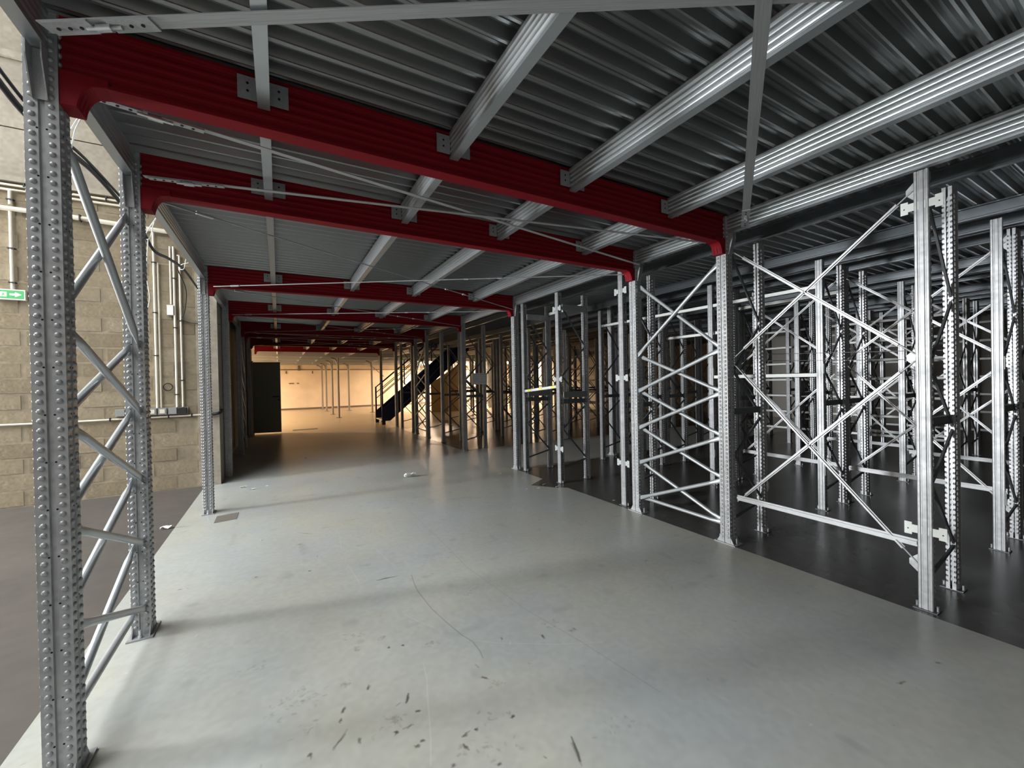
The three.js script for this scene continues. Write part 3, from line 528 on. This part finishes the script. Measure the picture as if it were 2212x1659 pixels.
solo('pipe_rail', merge([rod([-5.9, 2.35, ZFAR + .06], [15, 2.35, ZFAR + .06], .025, 8), box2(1.0, 1.12, 2.3, 2.6, ZFAR + .01, ZFAR + .08)]), M({ color: 0x6b6258, roughness: .7 }), 'dark pipe running along the top of the far wall', 'pipe');
{ const g = thing('wall_fixings', 'small dark fixings and a hook plate on the far wall', 'fixing', [0, 0, ZFAR]); part(g, 'plate', box2(.52, .78, 1.52, 1.58, 0, .03), board); part(g, 'plate', box2(.93, 1.03, 1.52, 1.58, 0, .03), board); part(g, 'hook', box2(.36, .42, 2.12, 2.28, 0, .04), board); part(g, 'hook', box2(1.74, 1.8, 2.12, 2.28, 0, .04), board); }
struct('baseboard_far', box2(-6, XE, 0, .1, ZFAR, ZFAR + .02), board, 'dark skirting at the far wall');
solo('floor_plate', prism([[.37, -15.05], [1.1, -15.05], [1.07, -14.72], [.35, -14.72]], .004, 'y'), grate, 'rectangular metal floor plate just inside the far room', 'floor plate');
solo('floor_plate', prism([[-.63, -5.34], [-.43, -5.37], [-.43, -5.64], [-.63, -5.6]], .003, 'y'), grate, 'grey metal floor plate beside the single left column', 'floor plate');
LAMPS.forEach(([x, z], i) => {
  const g = thing('ceiling_lamp', `warm ceiling batten lamp of the far room, ${ord(i)} counted from the aisle side`, 'lamp', [x, 2.8, z], 'far room lamps');
  part(g, 'housing', box(1.2, .03, .12, 0, .015, 0), white); part(g, 'diffuser', box(1.16, .02, .1, 0, -.01, 0), new THREE.MeshStandardMaterial({ color: 0xffffff, emissive: WARM, emissiveIntensity: 3 }));
  const l = new THREE.RectAreaLight(WARM, LAMP_I, 1.16, .1); l.position.set(x, 2.775, z); l.lookAt(new THREE.Vector3(x, 0, z)); l.castShadow = true; scene.add(l);
});

// ------------------------------------------------------------ block wall fittings
const WZ = -7.44;
{ const c = document.createElement('canvas'); c.width = 256; c.height = 128; const x = c.getContext('2d'); x.fillStyle = '#3f8f55'; x.fillRect(0, 0, 256, 128); x.fillStyle = '#eefbe8'; x.fillRect(22, 28, 70, 72); x.beginPath(); x.moveTo(120, 50); x.lineTo(172, 50); x.lineTo(172, 26); x.lineTo(236, 64); x.lineTo(172, 102); x.lineTo(172, 78); x.lineTo(120, 78); x.closePath(); x.fill(); x.fillStyle = '#3f8f55'; x.beginPath(); x.arc(62, 42, 8, 0, 7); x.fill(); x.fillRect(50, 52, 22, 22); x.fillRect(46, 74, 10, 20); x.fillRect(66, 74, 14, 10);
  const t = new THREE.CanvasTexture(c); t.colorSpace = THREE.SRGBColorSpace;
  const g = thing('exit_sign', 'green emergency exit sign with running figure and arrow on the block wall', 'sign', [-2.83, 2.63, WZ + .03]);
  part(g, 'housing', box(.25, .125, .05), white); part(g, 'face', new THREE.PlaneGeometry(.225, .1), M({ map: t, roughness: .4, emissive: 0xffffff, emissiveMap: t, emissiveIntensity: .9 }), [0, 0, .027]); }
function conduit(pts, r, label, clips = []) {
  const g = thing('conduit', label, 'conduit', [0, 0, WZ + r + .006], 'wall conduits'); const o = []; for (let i = 0; i < pts.length - 1; i++) o.push(rod([...pts[i], 0], [...pts[i + 1], 0], r, 8)); part(g, 'tube', merge(o), cream);
  for (const [x, y, h] of clips) part(g, 'clip', h ? box(.014, 2 * r + .02, 2 * r + .01, x, y, 0) : box(2 * r + .02, .014, 2 * r + .01, x, y, 0), black);
}
conduit([[-9, 4.0], [-1.1, 3.98]], .014, 'upper thin conduit running along the top of the block wall', [[-2.7, 4.0, 1], [-1.95, 3.99, 1]]);
conduit([[-9, 3.94], [-1.1, 3.92]], .014, 'second thin conduit just under the upper one');
conduit([[-9, 3.70], [-2.33, 3.685], [-1.8, 3.665], [-1.1, 3.64]], .03, 'thick cream conduit crossing the upper block wall', [[-2.2, 3.68, 1]]);
conduit([[-2.82, 3.655], [-2.82, 2.70]], .02, 'vertical conduit dropping to the exit sign', [[-2.82, 3.2], [-2.82, 2.78]]);
conduit([[-2.82, 3.91], [-2.82, 3.74]], .02, 'short vertical conduit joining the thin and thick wall conduits', [[-2.82, 3.8]]);
conduit([[-1.478, 3.62], [-1.478, 1.17]], .015, 'left of the vertical conduits dropping to the socket row', [[-1.478, 3.2], [-1.478, 2.5], [-1.478, 1.9]]);
conduit([[-1.437, 3.2], [-1.437, 1.17]], .011, 'thin vertical conduit right beside the leftmost drop');
conduit([[-1.262, 3.45], [-1.262, 1.17]], .014, 'middle vertical conduit dropping to the socket row', [[-1.262, 3.0], [-1.262, 2.3], [-1.262, 1.35]]);
conduit([[-1.302, 3.45], [-1.302, 2.63]], .011, 'short vertical conduit above the small junction box');
conduit([[-1.225, 3.33], [-1.198, 3.33], [-1.196, 1.17]], .013, 'rightmost vertical conduit with a bent top', [[-1.197, 2.4], [-1.197, 1.55]]);
conduit([[-9, 1.04], [-2.3, 1.03], [-.985, 1.045]], .013, 'low horizontal conduit crossing the block wall', [[-2.48, 1.03, 1], [-1.97, 1.035, 1], [-1.36, 1.04, 1], [-1.1, 1.045, 1]]);
{ const g = thing('socket_row', 'row of grey socket boxes under the vertical conduits', 'sockets', [-1.53, 1.12, WZ + .012]); const gr = M({ color: 0x8d8f8c, roughness: .5 }); part(g, 'backing', box(.78, .1, .02), gr); for (let i = 0; i < 7; i++) { const b = part(g, 'socket_box', box(.09, .085, .045, -.33 + i * .11, 0, .03), i === 6 ? black : gr); if (i > 1 && i < 5) part(b, 'socket_face', box(.055, .055, .004, -.33 + i * .11, 0, .054), cream); } }
solo('junction_box', box(.07, .14, .05), white, 'small white junction box on the middle conduits', 'box', [-1.31, 2.545, WZ + .03]);
{ const c = new THREE.TorusGeometry(.05, .006, 6, 28); solo('cable_coil', c, black, 'small black coil of cable hanging on the block wall', 'cable', [-1.36, 1.46, WZ + .02]); }
const tubeOf = (pts, r) => new THREE.TubeGeometry(new THREE.CatmullRomCurve3(pts.map(p => V(...p))), pts.length * 10, r, 6);
function cable(pts, r, m, label) { const g = thing('cable', label, 'cable'); part(g, 'sheath', tubeOf(pts, r), m); return g; }
const slung = cable([[-1.0, 2.95, -1.2], [-.95, 2.79, -1.9], [-.95, 2.69, -2.45], [-.95, 2.675, -2.63], [-.95, 2.73, -3.1], [-.95, 2.766, -3.4], [-.95, 2.77, -3.92], [-.95, 2.75, -4.4], [-.96, 2.70, -4.83], [-.96, 2.78, -5.4], [-.95, 2.846, -6.08], [-.95, 2.83, -6.9], [-.95, 2.81, -7.4]], .014, black, 'thick black cable slung along the left edge of the deck');
cable([[-1.02, 3.02, -1.2], [-.96, 2.85, -1.95], [-.945, 2.73, -2.5], [-.93, 2.70, -2.7], [-.93, 2.76, -3.2], [-.93, 2.79, -3.9]], .008, black, 'thinner black cable beside the thick slung cable near the first column');
cable([[-1.0, 2.83, -6.1], [-1.02, 2.7, -6.7], [-1.12, 2.5, -7.2], [-1.18, 2.46, WZ + .03]], .006, black, 'thin black cable looping from the slung cable to the wall');
cable([[-1.19, 2.42, WZ + .03], [-1.1, 2.38, WZ + .03], [-.9, 2.37, -7.40], [-.76, 2.4, -7.6]], .006, black, 'thin black cable running across the pier');
for (const [i, z] of [-3.02, -4.55, -6.0].entries()) { const y = [2.72, 2.74, 2.84][i]; part(slung, 'tie_cord', tubeOf([[-.82, 3.0, z + .03], [-.88, 2.9, z + .02], [-.95, y + .03, z], [-.965, y - .02, z - .01], [-.93, y - .02, z + .01], [-.9, y + .1, z + .02], [-.87, 2.95, z - .02]], .0035), white, null, 'white tie cord'); }
part(slung, 'tie_cord', tubeOf([[-.93, 2.70, -4.5], [-.95, 2.4, -4.52], [-.93, 2.2, -4.5], [-.96, 2.05, -4.5]], .003), white, null, 'dangling white cord end');
{ const c = new THREE.CatmullRomCurve3([V(-.98, 1.045, -7.39), V(-.85, 1.05, -7.385), V(-.78, 1.06, -7.385), V(-.755, 1.08, -7.45), V(-.76, 1.09, -7.6)]); solo('conduit_elbow', new THREE.TubeGeometry(c, 20, .022, 8), black, 'black insulated conduit end wrapping the pier corner', 'conduit'); }

// ------------------------------------------------------------ litter on the floor
function scrap(w, h, sd, fold) { const n = 5, g = new THREE.PlaneGeometry(w, h, n, n); g.rotateX(-Math.PI / 2); const p = g.attributes.position; let q = sd; const R = () => (q = (q * 1664525 + 1013904223) >>> 0) / 4294967296; for (let i = 0; i < p.count; i++) p.setXYZ(i, p.getX(i) + (R() - .5) * w * .22, .002 + R() * fold, p.getZ(i) + (R() - .5) * h * .22); g.computeVertexNormals(); return g; }
solo('paper_scrap', scrap(.16, .09, 11, .075), white, 'crumpled white paper scrap in the middle of the aisle', 'paper', [1.73, 0, -6.25]);
const bitSpots = [[-1.03, -5.41, .09, 'small white strip on the bare concrete left of the aisle'], [-.47, -6.97, .07, 'curled pale strip on the floor near the pier'], [-.35, -6.76, .06, 'second curled strip on the floor near the pier'], [-.18, -6.88, .03, 'tiny paper bit beside the curled strips'], [.43, -9.04, .05, 'paper bit in the shaded far aisle'], [2.94, -6.46, .03, 'paper bit short of the slim right column'], [2.95, -5.6, .05, 'pale flake left of the single right column foot'], [3.0, -5.39, .03, 'tiny flake before the single right column'], [3.13, -5.2, .03, 'second tiny flake before the single right column'], [3.16, -4.69, .05, 'pale flake on the dark patch by the second rack post'], [3.24, -4.5, .04, 'pale flake at the paint edge by the second rack post'], [2.98, -4.57, .04, 'pale flake in front of the paint edge'], [2.84, -4.63, .025, 'tiny flake farthest from the paint edge'], [2.07, -5.85, .025, 'tiny yellowish bit right of the paper scrap'], [3.43, -3.62, .03, 'white bit beside the post next to the right column frame'], [-.17, -4.49, .025, 'tiny white chip in the left aisle']];
bitSpots.forEach(([x, z, s, l], i) => solo('litter_bit', scrap(s, s * .45, 31 + i * 7, s * .35), i % 4 === 1 ? cream : white, l, 'litter', [x, 0, z]));
solo('paint_patch', prism([[3.0, -4.78], [3.34, -5.0], [3.345, -4.4], [3.2, -4.5], [3.12, -4.62]], .0012, 'y'), floorDark, 'dark paint patch biting into the aisle edge by the rack posts', 'patch');

renderer.render(scene, camera);
